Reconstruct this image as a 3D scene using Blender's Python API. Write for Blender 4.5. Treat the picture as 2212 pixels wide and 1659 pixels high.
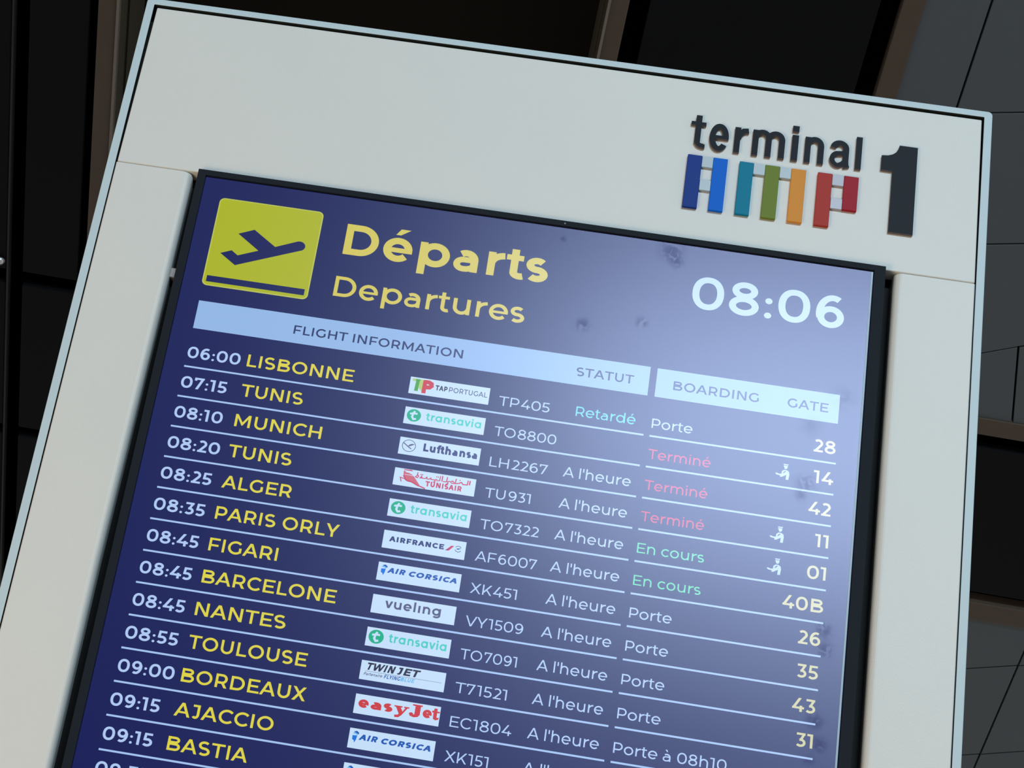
import bpy, math, random
from mathutils import Matrix, Vector

random.seed(4)
SC = bpy.context.scene
COL = SC.collection
for _o in list(bpy.data.objects):
    bpy.data.objects.remove(_o)

def s2l(r, g, b):
    return tuple(((c / 255) / 12.92 if c / 255 <= 0.04045 else ((c / 255 + 0.055) / 1.055) ** 2.4) for c in (r, g, b))

# ------------------------------------------------------------------ camera
CAM_LOC = (0.317839, -2.198742, 1.475712)
CAM_R = [[0.98372248, 0.01484059, 0.17908056], [0.14859526, 0.4931965, -0.85713282], [-0.10104226, 0.86979134, 0.48296324]]
cd = bpy.data.cameras.new('camera')
cam = bpy.data.objects.new('camera', cd)
COL.objects.link(cam)
rx, ry, rz = CAM_R
cam.matrix_world = Matrix(((rx[0], -ry[0], -rz[0], CAM_LOC[0]), (rx[1], -ry[1], -rz[1], CAM_LOC[1]),
                           (rx[2], -ry[2], -rz[2], CAM_LOC[2]), (0, 0, 0, 1)))
cd.sensor_width = 36.0
cd.lens = 90.76543519886388
cd.shift_x = 0.26306866748138424
cd.shift_y = 0.00791595355685281
cd.clip_end = 200
SC.camera = cam

# ------------------------------------------------------------------ world, window light, exposure
w = bpy.data.worlds.new('hall_daylight')
SC.world = w
w.use_nodes = True
w.node_tree.nodes['Background'].inputs[0].default_value = (1.0, 0.98, 0.95, 1)
w.node_tree.nodes['Background'].inputs[1].default_value = 0.46

def area(name, loc, target, sx, sy, power, color):
    l = bpy.data.lights.new(name, 'AREA')
    l.shape = 'RECTANGLE'; l.size = sx; l.size_y = sy; l.energy = power; l.color = color
    o = bpy.data.objects.new(name, l); COL.objects.link(o)
    o.location = loc
    o.rotation_euler = (Vector(target) - Vector(loc)).to_track_quat('-Z', 'Y').to_euler()
    return o
WX0, WX1, WZ0, WZ1, WY = 0.5, 5.0, 7.32, 8.55, -9.0
area('window_daylight', ((WX0 + WX1) / 2, WY - 0.15, (WZ0 + WZ1) / 2), ((WX0 + WX1) / 2, 0, (WZ0 + WZ1) / 2), WX1 - WX0, WZ1 - WZ0, 830, (0.64, 0.86, 1.0))
area('warm_fill_light', (-1.5, -2.2, 0.35), (0.0, 0, 2.2), 1.2, 1.0, 50, (1.0, 0.72, 0.45))  # added warm fill from low on the left

SC.view_settings.view_transform = 'Standard'
SC.view_settings.look = 'None'
SC.view_settings.exposure = 0.0
SC.view_settings.gamma = 1.0
SC.view_settings.use_curve_mapping = False

# ------------------------------------------------------------------ materials
def prin(name, col, rough=0.5, metal=0.0, spec=0.5, bump=0.0, scale=200.0, var=0.0, vscale=6.0):
    m = bpy.data.materials.new(name); m.use_nodes = True
    nt = m.node_tree; b = nt.nodes['Principled BSDF']
    b.inputs['Base Color'].default_value = (*col, 1)
    b.inputs['Roughness'].default_value = rough
    b.inputs['Metallic'].default_value = metal
    b.inputs['Specular IOR Level'].default_value = spec
    tc = nt.nodes.new('ShaderNodeTexCoord')
    if bump:
        n = nt.nodes.new('ShaderNodeTexNoise'); n.inputs['Scale'].default_value = scale; n.inputs['Detail'].default_value = 3
        nt.links.new(tc.outputs['Object'], n.inputs['Vector'])
        bp = nt.nodes.new('ShaderNodeBump'); bp.inputs['Strength'].default_value = bump; bp.inputs['Distance'].default_value = 0.002
        nt.links.new(n.outputs['Fac'], bp.inputs['Height']); nt.links.new(bp.outputs['Normal'], b.inputs['Normal'])
    if var:
        n2 = nt.nodes.new('ShaderNodeTexNoise'); n2.inputs['Scale'].default_value = vscale; n2.inputs['Detail'].default_value = 4
        nt.links.new(tc.outputs['Object'], n2.inputs['Vector'])
        mr = nt.nodes.new('ShaderNodeMapRange'); mr.inputs['To Min'].default_value = 1 - var; mr.inputs['To Max'].default_value = 1 + var
        nt.links.new(n2.outputs['Fac'], mr.inputs['Value'])
        mx = nt.nodes.new('ShaderNodeVectorMath'); mx.operation = 'SCALE'; mx.inputs[0].default_value = col
        nt.links.new(mr.outputs['Result'], mx.inputs['Scale']); nt.links.new(mx.outputs[0], b.inputs['Base Color'])
    return m

def emi(name, col, strength=1.0):
    m = bpy.data.materials.new(name); m.use_nodes = True
    nt = m.node_tree; nt.nodes.clear()
    e = nt.nodes.new('ShaderNodeEmission'); e.inputs[0].default_value = (*col, 1); e.inputs[1].default_value = strength
    o = nt.nodes.new('ShaderNodeOutputMaterial'); nt.links.new(e.outputs[0], o.inputs[0])
    return m

M = {}
M['panel'] = prin('panel_paint', (0.85, 0.855, 0.825), 0.42, spec=0.5, bump=0.10, scale=900, var=0.025, vscale=9)
M['lip'] = prin('frame_aluminium', (0.64, 0.79, 0.86), 0.45, metal=0.0, spec=0.4)
M['shell'] = prin('shell_grey', (0.30, 0.31, 0.31), 0.5)
M['gap'] = prin('painted_gap_shade', (0.020, 0.021, 0.017), 0.6, spec=0.2)
M['black'] = prin('black_channel', (0.008, 0.008, 0.008), 0.6, spec=0.15)
M['bezel'] = prin('bezel_black', (0.013, 0.018, 0.026), 0.60, spec=0.12, bump=0.05, scale=1500)
M['steel'] = prin('bracket_steel', (0.5, 0.42, 0.40), 0.35, metal=0.6)
M['sensor'] = prin('sensor_grey', (0.16, 0.16, 0.16), 0.4)
M['letter'] = prin('letter_anthracite', (0.010, 0.013, 0.020), 0.5, spec=0.15)
M['letter_side'] = prin('letter_edge', (0.16, 0.13, 0.135), 0.5, spec=0.2)
M['navy'] = prin('acrylic_navy', (0.010, 0.048, 0.31), 0.45, spec=0.12)
M['blue'] = prin('acrylic_blue', (0.0, 0.16, 0.80), 0.45, spec=0.12)
M['teal'] = prin('acrylic_teal', (0.0, 0.24, 0.40), 0.45, spec=0.12)
M['green'] = prin('acrylic_green', (0.19, 0.27, 0.035), 0.45, spec=0.12)
M['orange'] = prin('acrylic_orange', (0.86, 0.34, 0.05), 0.45, spec=0.12)
M['red'] = prin('acrylic_red', (0.50, 0.045, 0.035), 0.45, spec=0.12)
M['crimson'] = prin('acrylic_crimson', (0.42, 0.012, 0.03), 0.45, spec=0.12)
M['join'] = prin('acrylic_clear', (0.44, 0.54, 0.60), 0.25)
M['joinlilac'] = prin('acrylic_lilac', (0.46, 0.46, 0.56), 0.25)
M['c_dark'] = prin('ceiling_dark_panel', (0.007, 0.0075, 0.009), 0.6, spec=0.12, var=0.15, vscale=2)
M['c_black'] = prin('ceiling_void', (0.002, 0.002, 0.002), 0.8, spec=0.0)
M['c_brown'] = prin('ceiling_trim_brown', (0.12, 0.088, 0.066), 0.5, spec=0.3, var=0.1, vscale=4)
M['c_side'] = prin('coffer_side_brown', (0.10, 0.085, 0.06), 0.5, spec=0.3)
M['c_deep'] = prin('coffer_back', (0.014, 0.010, 0.007), 0.7, spec=0.1)
M['c_grey'] = prin('ceiling_tile_grey', (0.125, 0.142, 0.155), 0.55, spec=0.3, bump=0.05, scale=300, var=0.06, vscale=3)
M['c_edge'] = prin('ceiling_edge_highlight', (0.24, 0.20, 0.165), 0.4, spec=0.5)
M['c_chrome'] = prin('sprinkler_chrome', (0.75, 0.75, 0.78), 0.3, metal=0.7)
M['c_line'] = prin('ceiling_line_grey', (0.035, 0.036, 0.034), 0.5, spec=0.3)
M['floor'] = prin('floor_stone', (0.40, 0.37, 0.33), 0.35, var=0.05)
M['wall'] = prin('wall_dark_cladding', (0.03, 0.032, 0.035), 0.6, spec=0.1)
M['winframe'] = prin('window_frame_grey', (0.2, 0.2, 0.21), 0.4)
# screen light
M['s_bg'] = emi('screen_navy', (0.0088, 0.0125, 0.098))
M['s_white'] = emi('screen_white', (0.44, 0.60, 0.92))
M['s_bar'] = emi('screen_bar_blue', (0.30, 0.485, 0.80))
M['s_card'] = emi('screen_card_white', (0.56, 0.74, 0.95))
M['s_line'] = emi('screen_line', (0.38, 0.56, 0.90))
M['s_yel'] = emi('screen_yellow', (0.74, 0.66, 0.055))
M['s_yelhead'] = emi('screen_heading_yellow', (0.66, 0.57, 0.09))
M['s_icon'] = emi('screen_icon_yellow', (0.42, 0.47, 0.010))
M['s_icone'] = emi('screen_icon_edge', (0.52, 0.56, 0.10))
M['s_navytext'] = emi('screen_navy_text', (0.020, 0.032, 0.13))
M['s_cyan'] = emi('screen_cyan', (0.12, 0.62, 0.85))
M['s_red'] = emi('screen_red', (0.62, 0.03, 0.08))
M['s_green'] = emi('screen_green', (0.12, 0.66, 0.36))
M['s_gate'] = emi('screen_gate_yellow', (0.62, 0.60, 0.30))
M['s_teal'] = emi('screen_logo_teal', (0.06, 0.60, 0.52))
M['s_disc'] = emi('screen_logo_green', (0.0, 0.42, 0.22))
M['s_lred'] = emi('screen_logo_red', (0.60, 0.03, 0.03))
M['s_crim'] = emi('screen_logo_crimson', (0.55, 0.02, 0.08))
M['s_tred'] = emi('screen_logo_pale_red', (0.60, 0.10, 0.14))
M['s_lnavy'] = emi('screen_logo_navy', (0.022, 0.030, 0.16))
M['s_lblue'] = emi('screen_logo_blue', (0.0, 0.08, 0.42))
M['s_lblue2'] = emi('screen_logo_bright_blue', (0.0, 0.16, 0.70))
M['s_sky'] = emi('screen_logo_sky', (0.12, 0.48, 0.85))
M['s_grey'] = emi('screen_logo_grey', (0.085, 0.09, 0.20))
M['s_lgreen'] = emi('screen_logo_leaf', (0.06, 0.36, 0.03))
M['s_lime'] = emi('screen_logo_lime', (0.42, 0.60, 0.16))
M['s_ink'] = emi('screen_logo_ink', (0.012, 0.012, 0.035))

def glass():
    m = bpy.data.materials.new('matte_screen_glass'); m.use_nodes = True
    nt = m.node_tree; nt.nodes.clear(); N = nt.nodes.new; L = nt.links.new
    out = N('ShaderNodeOutputMaterial'); mix = N('ShaderNodeMixShader'); tr = N('ShaderNodeBsdfTransparent')
    gl = N('ShaderNodeBsdfGlossy'); gl.inputs['Roughness'].default_value = 0.245
    gl.inputs['Color'].default_value = (0.83, 0.79, 1.0, 1)
    fr = N('ShaderNodeFresnel'); fr.inputs['IOR'].default_value = 1.54
    tc = N('ShaderNodeTexCoord')
    ns = N('ShaderNodeTexNoise'); ns.inputs['Scale'].default_value = 150; ns.inputs['Detail'].default_value = 6; ns.inputs['Distortion'].default_value = 1.2
    L(tc.outputs['Object'], ns.inputs['Vector'])
    nr = N('ShaderNodeMapRange'); nr.inputs['From Min'].default_value = 0.40; nr.inputs['From Max'].default_value = 0.50
    L(ns.outputs['Fac'], nr.inputs['Value'])
    acc = None
    # grease and dust marks on the glass (x, z, radius, strength)
    for (x, z, r, s) in SMUDGES:
        vs = N('ShaderNodeVectorMath'); vs.operation = 'SUBTRACT'; vs.inputs[1].default_value = (x, 0, z)
        L(tc.outputs['Object'], vs.inputs[0])
        vl = N('ShaderNodeVectorMath'); vl.operation = 'LENGTH'; L(vs.outputs[0], vl.inputs[0])
        mr = N('ShaderNodeMapRange'); mr.interpolation_type = 'SMOOTHSTEP'
        mr.inputs['From Min'].default_value = r; mr.inputs['From Max'].default_value = 0.0
        mr.inputs['To Min'].default_value = 0.0; mr.inputs['To Max'].default_value = s * .5
        L(vl.outputs['Value'], mr.inputs['Value'])
        if acc is None: acc = mr.outputs[0]
        else:
            a = N('ShaderNodeMath'); a.operation = 'ADD'; L(acc, a.inputs[0]); L(mr.outputs[0], a.inputs[1]); acc = a.outputs[0]
    mu = N('ShaderNodeMath'); mu.operation = 'MULTIPLY'; L(acc, mu.inputs[0]); L(nr.outputs[0], mu.inputs[1])
    inv = N('ShaderNodeMath'); inv.operation = 'SUBTRACT'; inv.use_clamp = True; inv.inputs[0].default_value = 1; L(mu.outputs[0], inv.inputs[1])
    f = N('ShaderNodeMath'); f.operation = 'MULTIPLY'; L(fr.outputs[0], f.inputs[0]); L(inv.outputs[0], f.inputs[1])
    L(f.outputs[0], mix.inputs[0]); L(tr.outputs[0], mix.inputs[1]); L(gl.outputs[0], mix.inputs[2]); L(mix.outputs[0], out.inputs[0])
    return m

# ------------------------------------------------------------------ mesh helpers
def link(o, parent=None, label=None, cat=None, kind=None, group=None):
    COL.objects.link(o)
    if parent is not None: o.parent = parent
    if label: o['label'] = label
    if cat: o['category'] = cat
    if kind: o['kind'] = kind
    if group: o['group'] = group
    return o

class MB:
    def __init__(s): s.v = []; s.f = []; s.m = []
    def add(s, vs, fs, mi=0):
        k = len(s.v); s.v += [tuple(p) for p in vs]
        for f in fs: s.f.append(tuple(i + k for i in f)); s.m.append(mi)
    def box(s, x0, x1, y0, y1, z0, z1, mi=0):
        s.add([(x0, y0, z0), (x1, y0, z0), (x1, y1, z0), (x0, y1, z0), (x0, y0, z1), (x1, y0, z1), (x1, y1, z1), (x0, y1, z1)],
              [(0, 3, 2, 1), (4, 5, 6, 7), (0, 1, 5, 4), (1, 2, 6, 5), (2, 3, 7, 6), (3, 0, 4, 7)], mi)
    def prism(s, pts, y0, y1, mi=0, mside=None):
        """polygon in x,z (anticlockwise seen from -y) from front y0 to back y1"""
        a = sum(pts[i][0] * pts[(i + 1) % len(pts)][1] - pts[(i + 1) % len(pts)][0] * pts[i][1] for i in range(len(pts)))
        if a < 0: pts = pts[::-1]
        n = len(pts)
        s.add([(p[0], y0, p[1]) for p in pts] + [(p[0], y1, p[1]) for p in pts], [tuple(range(n))], mi)
        k = len(s.v) - 2 * n
        s.f.append(tuple(k + n + i for i in reversed(range(n)))); s.m.append(mi)
        for i in range(n):
            j = (i + 1) % n
            s.f.append((k + i, k + n + i, k + n + j, k + j)); s.m.append(mi if mside is None else mside)
    def flat(s, pts, y, mi=0):
        a = sum(pts[i][0] * pts[(i + 1) % len(pts)][1] - pts[(i + 1) % len(pts)][0] * pts[i][1] for i in range(len(pts)))
        if a < 0: pts = pts[::-1]
        s.add([(p[0], y, p[1]) for p in pts], [tuple(range(len(pts)))], mi)
    def build(s, name, mats, parent=None, bevel=0.0, seg=2, smooth=False, **kw):
        me = bpy.data.meshes.new(name); me.from_pydata(s.v, [], s.f)
        if not isinstance(mats, (list, tuple)): mats = [mats]
        for mt in mats: me.materials.append(mt)
        for p, i in zip(me.polygons, s.m): p.material_index = i; p.use_smooth = smooth
        me.update()
        o = bpy.data.objects.new(name, me)
        if bevel:
            b = o.modifiers.new('bevel', 'BEVEL'); b.width = bevel; b.segments = seg; b.limit_method = 'ANGLE'; b.angle_limit = math.radians(50)
        return link(o, parent, **kw)

def ribbon(pts, w, closed=False):
    """quads of constant width along a polyline, mitred"""
    n = len(pts); L, R = [], []
    for i in range(n):
        if closed: a, b, c = pts[(i - 1) % n], pts[i], pts[(i + 1) % n]
        else: a, b, c = pts[max(i - 1, 0)], pts[i], pts[min(i + 1, n - 1)]
        def nrm(p, q):
            dx, dy = q[0] - p[0], q[1] - p[1]; l = math.hypot(dx, dy) or 1e-9
            return (-dy / l, dx / l)
        if a is b or a == b: nn = nrm(b, c); k = 1
        elif c is b or c == b: nn = nrm(a, b); k = 1
        else:
            n1, n2 = nrm(a, b), nrm(b, c); sx, sy = n1[0] + n2[0], n1[1] + n2[1]; l = math.hypot(sx, sy) or 1e-9
            nn = (sx / l, sy / l); k = min(1 / max(nn[0] * n1[0] + nn[1] * n1[1], 0.3), 2.5)
        L.append((b[0] + nn[0] * w / 2 * k, b[1] + nn[1] * w / 2 * k)); R.append((b[0] - nn[0] * w / 2 * k, b[1] - nn[1] * w / 2 * k))
    m = n if closed else n - 1
    return L, R, [(i, (i + 1) % n) for i in range(m)]

# ------------------------------------------------------------------ geometric sans lettering, cap height 1
XH, ASC, DSC = 0.765, 1.06, -0.28
def arc(cx, cy, rx, ry, a0, a1, n=None, sq=1.0):
    n = n or max(6, int(abs(a1 - a0) / 11)); o = []
    for i in range(n + 1):
        a = math.radians(a0 + (a1 - a0) * i / n); c, s = math.cos(a), math.sin(a)
        o.append((cx + rx * math.copysign(abs(c) ** sq, c), cy + ry * math.copysign(abs(s) ** sq, s)))
    return o
def full(cx, cy, rx, ry, sq=1.0): return arc(cx, cy, rx, ry, 0, 360 - 360 / 36, 35, sq)
def rect(x0, y0, x1, y1): return ('p', [(x0, y0), (x1, y0), (x1, y1), (x0, y1)])
def diag(x0, y0, x1, y1, w):
    t = w / 2 * math.hypot(x1 - x0, y1 - y0) / max(abs(y1 - y0), 1e-6)
    return ('p', [(x0 - t, y0), (x0 + t, y0), (x1 + t, y1), (x1 - t, y1)])
def rib(pts, w, closed=False): return ('r', pts, w, closed)
def spl(P, n=7):
    o = []
    Q = [P[0]] + list(P) + [P[-1]]
    for i in range(1, len(Q) - 2):
        p0, p1, p2, p3 = Q[i - 1:i + 3]
        for k in range(n):
            t = k / n; t2, t3 = t * t, t * t * t
            o.append(tuple(0.5 * (2 * p1[j] + (p2[j] - p0[j]) * t + (2 * p0[j] - 5 * p1[j] + 4 * p2[j] - p3[j]) * t2 + (3 * p1[j] - p0[j] - 3 * p2[j] + p3[j]) * t3) for j in (0, 1)))
    o.append(P[-1]); return o
def scurve(W, H, w, y0=0.0):
    h = w / 2
    cx = W / 2; ru = (H - w) / 4; up = arc(cx * 0.98, y0 + H - h - ru, W / 2 - h - 0.015 * W, ru, 38, 262, 14)
    lo = arc(cx * 1.02, y0 + h + ru, W / 2 - h, ru, 82, -142, 14)
    return rib(up + lo, w)

def glyph(ch, w):
    h = w / 2; O = 0.012
    C = {}
    if ch == ' ': return 0, 0.36, 0, []
    if ch == '~': return 0, 0.07, 0, []      # thin gap between letters and figures
    if ch in 'OQ': return .075, 1.04, .075, [rib(full(.52, .5, .52 - h, .5 + O - h), w, True)]
    if ch == 'C': return .075, .90, .03, [rib(arc(.52, .5, .52 - h, .5 + O - h, 43, 317, 26), w)]
    if ch == 'G': return .075, .94, .09, [rib(arc(.52, .5, .52 - h, .5 + O - h, 43, 312, 26), w), rect(.93 - w, .13, .93, .50)]
    if ch == 'D': return .14, .92, .075, [rect(0, 0, w, 1), rib([(w * .5, 1 - h), (.42, 1 - h)] + arc(.42, .5, .5 - h, .5 - h, 80, -80, 16) + [(.42, h), (w * .5, h)], w)]
    if ch == 'L': return .14, .66, .03, [rect(0, 0, w, 1), rect(w, 0, .66, w * .92)]
    if ch == 'I': return .14, w, .14, [rect(0, 0, w, 1)]
    if ch == 'T': return .015, .86, .015, [rect(0, 1 - w * .92, .86, 1), rect(.43 - h, 0, .43 + h, 1 - w * .92)]
    if ch == 'H': return .14, .84, .14, [rect(0, 0, w, 1), rect(.84 - w, 0, .84, 1), rect(w, .5 - h * .92, .84 - w, .5 + h * .92)]
    if ch in 'EF':
        W = .75 if ch == 'E' else .72
        p = [rect(0, 0, w, 1), rect(w, 1 - w * .92, W, 1)]
        if ch == 'E': p += [rect(w, 0, W + .01, w * .92), rect(w, .5 - h * .9, W - .08, .5 + h * .9)]
        else: p += [rect(w, .44 - h * .9, W - .07, .44 + h * .9)]
        return .14, W, .05, p
    if ch == 'N': return .14, .86, .14, [rect(0, 0, w, 1), rect(.86 - w, 0, .86, 1), ('p', [(0, 1), (w * 1.15, 1), (.86, 0), (.86 - w * 1.15, 0)])]
    if ch == 'M': return .14, 1.05, .14, [rect(0, 0, w, 1), rect(1.05 - w, 0, 1.05, 1), ('p', [(0, 1), (w, 1), (.525 + h * .55, .30), (.525 - h * .55, .12), (.50, .12)]), ('p', [(1.05, 1), (1.05 - w, 1), (.525 - h * .55, .30), (.50, .12), (.55, .12)])]
    if ch == 'W': return .02, 1.5, .02, [diag(.09, 1, .42, 0, w), diag(.42, 0, .75, 1, w), diag(.75, 1, 1.08, 0, w), diag(1.08, 0, 1.41, 1, w)]
    if ch == 'A': return .0, 1.03, .0, [diag(h * 1.1, 0, .515, 1, w), diag(1.03 - h * 1.1, 0, .515, 1, w), rect(.2, .24, .83, .24 + w * .85)]
    if ch == 'V': return .0, 1.0, .0, [diag(h * 1.1, 1, .5, 0, w), diag(1.0 - h * 1.1, 1, .5, 0, w)]
    if ch == 'X': return .01, .90, .01, [diag(h * 1.25, 0, .9 - h * 1.4, 1, w), diag(h * 1.4, 1, .9 - h * 1.25, 0, w)]
    if ch == 'Y': return .0, .92, .0, [diag(h * 1.2, 1, .46, .36, w), diag(.92 - h * 1.2, 1, .46, .36, w), rect(.46 - h, 0, .46 + h, .42)]
    if ch == 'K': return .14, .80, .01, [rect(0, 0, w, 1), diag(w * .7, .22, .78 - h * 1.3, 1, w), diag(.36, .50, .80 - h * 1.25, 0, w)]
    if ch == 'U': return .13, .82, .13, [rib([(h, 1), (h, .40)] + arc(.41, .40, .41 - h, .41 - h, 186, 354, 18) + [(.82 - h, .40), (.82 - h, 1)], w)]
    if ch == 'J': return .03, .55, .12, [rect(.1, 1 - w * .92, .55, 1), rib([(.55 - h, 1 - h), (.55 - h, .32)] + arc(.30, .30, .25 - h, .31 - h, -4, -140, 12), w)]
    if ch in 'PR':
        p = [rect(0, 0, w, 1), rib([(h, 1 - h), (.42, 1 - h)] + arc(.42, .645, .36 - h, .355 - h, 80, -80, 14) + [(.42, .29 + h), (h, .29 + h)], w)]
        if ch == 'R': p.append(diag(.50, .33, .80 - h * 1.2, 0, w))
        return .14, (.79 if ch == 'P' else .80), (.05 if ch == 'P' else .07), p
    if ch == 'B':
        return .14, .84, .07, [rect(0, 0, w, 1), rib([(h, 1 - h), (.46, 1 - h)] + arc(.46, .755, .31 - h, .245 - h, 80, -80, 12) + [(.46, .51 + h), (h, .51 + h)], w),
                               rib([(h, .56 - h), (.50, .56 - h)] + arc(.50, .28, .34 - h, .28 - h, 80, -80, 12) + [(.50, h), (h, h)], w)]
    if ch == 'S': return .05, .76, .06, [scurve(.76, 1 + 2 * O, w, -O)]
    # digits
    if ch == '0': return .075, .81, .075, [rib(full(.405, .5, .405 - h, .5 + O - h, .9), w, True)]
    if ch == '1': return .02, .38, .15, [rect(.38 - w, 0, .38, 1), rect(0, 1 - w * .9, .38, 1)]
    if ch == '2': return .03, .68, .05, [rib(arc(.33, .69, .33 - h, .31 + O - h, 140, -20, 15) + [(.60 - h, .54), (.16, h)], w), rect(.03, 0, .68, w * .92)]
    if ch == '3': return .03, .68, .06, [rect(.06, 1 - w * .92, .64, 1), ('p', [(.64, 1 - w * .5), (.64 - w * 1.25, 1 - w * .92), (.30, .58), (.30 + w * .2, .52), (.45, .52)]), rib([(.26, .58 - h)] + arc(.33, .30, .35 - h, .29 - h + O, 80, -142, 20), w)]
    if ch == '4': return .03, .82, .03, [diag(.10, .25, .52, 1, w), rect(.02, .21, .82, .21 + w * .9), rect(.60 - h, 0, .60 + h, .45)]
    if ch == '5': return .03, .68, .06, [rect(.10, 1 - w * .92, .64, 1), ('p', [(.10, 1), (.10 + w * .95, 1), (.06 + w * .95, .52), (.055, .45)]), rib([(.08, .61 - h), (.30, .61 - h)] + arc(.32, .305, .36 - h, .305 - h + O, 80, -142, 20), w)]
    if ch == '6' or ch == '9':
        p = [rib(full(.38, .325, .34 - h, .325 - h + O), w, True), rib(arc(.42, .44, .42 - h, .56 - h + O, 62, 200, 16), w)]
        if ch == '9': p = [('r', [(.74 - x, 1 - y) for x, y in q[1]], q[2], q[3]) for q in p]
        return (.075, .74, .06, p) if ch == '6' else (.06, .74, .075, p)
    if ch == '7': return .05, .72, .02, [rect(.0, 1 - w * .92, .68, 1), rect(0, .74, w * .95, 1), diag(.24, 0, .72 - h * 1.2, 1, w)]
    if ch == '8': return .07, .76, .07, [rib(full(.38, .755, .33 - h, .255 - h + O), w, True), rib(full(.38, .28, .38 - h, .29 - h + O), w, True)]
    if ch == ':':
        r = w * .52; return .08, 2 * r, .08, [('p', arc(r, r, r, r, 0, 350, 14)), ('p', arc(r, .54, r, r, 0, 350, 14))]
    if ch == "'": return .05, w * .9, .06, [rect(0, .68, w * .9, 1.04)]
    # lower case
    xh = XH
    if ch in 'éèà':
        base = 'e' if ch != 'à' else 'a'
        a, W, b, p = glyph(base, w); c = W / 2
        if ch == 'é': p = p + [('p', [(c - w * .55, xh + .10), (c + w * .1, xh + .10), (c + w * 1.35, xh + .30), (c + w * .05, xh + .30)])]
        else: p = p + [('p', [(c + w * .55, xh + .10), (c - w * .1, xh + .10), (c - w * 1.35, xh + .30), (c - w * .05, xh + .30)])]
        return a, W, b, p
    if ch == 'o': return .065, .80, .065, [rib(full(.40, xh / 2, .40 - h, xh / 2 + O - h), w, True)]
    if ch == 'c': return .065, .70, .03, [rib(arc(.40, xh / 2, .40 - h, xh / 2 + O - h, 45, 315, 24), w)]
    if ch == 'e': return .065, .79, .065, [rib(arc(.395, xh / 2, .395 - h, xh / 2 + O - h, 0, 318, 30), w), rect(w * .5, xh / 2 - w * .44, .788, xh / 2 + w * .30)]
    if ch == 'a':
        wb = w * .88; tp, bt = .47 - wb / 2, wb / 2 - O
        return .05, .66, .12, [rib(arc(.33, xh * .50, .33 - h, xh * .40 + O - h, 128, 0, 14) + [(.66 - h, xh * .4), (.66 - h, 0)], w),
                               rib([(.66 - h, tp), (.30, tp)] + arc(.27, (tp + bt) / 2, .27 - wb / 2, (tp - bt) / 2, 97, 263, 12) + [(.36, bt + .004), (.50, bt + .05), (.66 - h, bt + .17)], wb)]
    if ch == 'ɑ': return .065, .80, .125, [rib(full(.40, xh / 2, .40 - h, xh / 2 + O - h), w, True), rect(.80 - w, 0, .80, xh)]
    if ch in 'dbpqg':
        ring = rib(full(.40, xh / 2, .40 - h, xh / 2 + O - h), w, True)
        if ch == 'd': return .065, .83, .125, [ring, rect(.83 - w, 0, .83, ASC)]
        if ch == 'p': return .125, .83, .065, [rib(full(.43, xh / 2, .40 - h, xh / 2 + O - h), w, True), rect(0, DSC, w, xh)]
        if ch == 'b': return .125, .83, .065, [rib(full(.43, xh / 2, .40 - h, xh / 2 + O - h), w, True), rect(0, 0, w, ASC)]
        if ch == 'g': return .065, .83, .125, [ring, rib([(.83 - h, xh), (.83 - h, .02)] + arc(.42, .03, .41 - h, .31 - h, -8, -140, 14), w)]
    if ch in 'nhmr':
        H = ASC if ch == 'h' else xh
        r = .72 / 2
        if ch == 'r': return .125, .44, .035, [rect(0, 0, w, xh), rib(arc(.46, xh - .40 + O, .46 - h, .40 - h, 170, 92, 8), w)]
        a1 = rib(arc(r, xh - r + .02, r - h, r - h, 172, 8, 14) + [(.72 - h, xh * .45), (.72 - h, 0)], w)
        p = [rect(0, 0, w, H), a1]
        if ch == 'm':
            d = .66 - h
            p = [rect(0, 0, w, xh), rib(arc(r * .95, xh - r + .02, r * .95 - h, r - h, 172, 8, 14) + [(.68 - h, xh * .45), (.68 - h, 0)], w)]
            p += [('r', [(x + .68 - w, y) for x, y in p[1][1]], w, False)]
            return .125, 1.36 - w, .12, p
        return .125, .72, .12, p
    if ch == 'u':
        _, W, _, p = glyph('n', w); return .12, W, .125, [('p', [(W - x, xh - y) for x, y in p[0][1]]), ('r', [(W - x, xh - y) for x, y in p[1][1]], w, False)]
    if ch == 'l': return .125, w, .125, [rect(0, 0, w, ASC)]
    if ch == 'i':
        return .12, w, .12, [rect(0, 0, w, xh), ('p', arc(h, xh + .20, h * 1.2, h * 1.2, 0, 340, 12))]
    if ch == 'ı': return .12, w, .12, [rect(0, 0, w, xh)]
    if ch == 't': return .02, .50, .01, [rib([(.12 + h, .95), (.12 + h, .22)] + arc(.12 + h + .17, .20, .17, .20 - h + O, 190, 300, 9), w), rect(0, xh - w * .85, .46, xh)]
    if ch == 'f': return .02, .46, -.02, [rib([(.12 + h, 0), (.12 + h, .80)] + arc(.12 + h + .18, .84, .18, ASC - .84 - h, 170, 62, 8), w), rect(0, xh - w * .85, .43, xh)]
    if ch == 's': return .03, .60, .05, [scurve(.60, xh + 2 * O, w, -O)]
    if ch == 'v': return .0, .76, .0, [diag(h * 1.1, xh, .38, 0, w), diag(.76 - h * 1.1, xh, .38, 0, w)]
    if ch == 'y': return .0, .76, .0, [diag(h * 1.1, xh, .38, 0, w), diag(.76 - h * 1.1, xh, .22, DSC + .03, w), rect(.04, DSC, .26, DSC + w * .85)]
    raise KeyError(ch)

def layout(s, w, track=0.0):
    x = 0; P = []; first = None; last = 0
    for i, ch in enumerate(s):
        a, W, b, p = glyph(ch, w)
        x += a if i else 0
        if i and s[i - 1] != ' ' and ch != ' ': x += track
        for q in p:
            P.append((q[0], [(px + x, py) for px, py in q[1]]) + tuple(q[2:]))
        x += W; last = x; x += b
    return P, last

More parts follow.
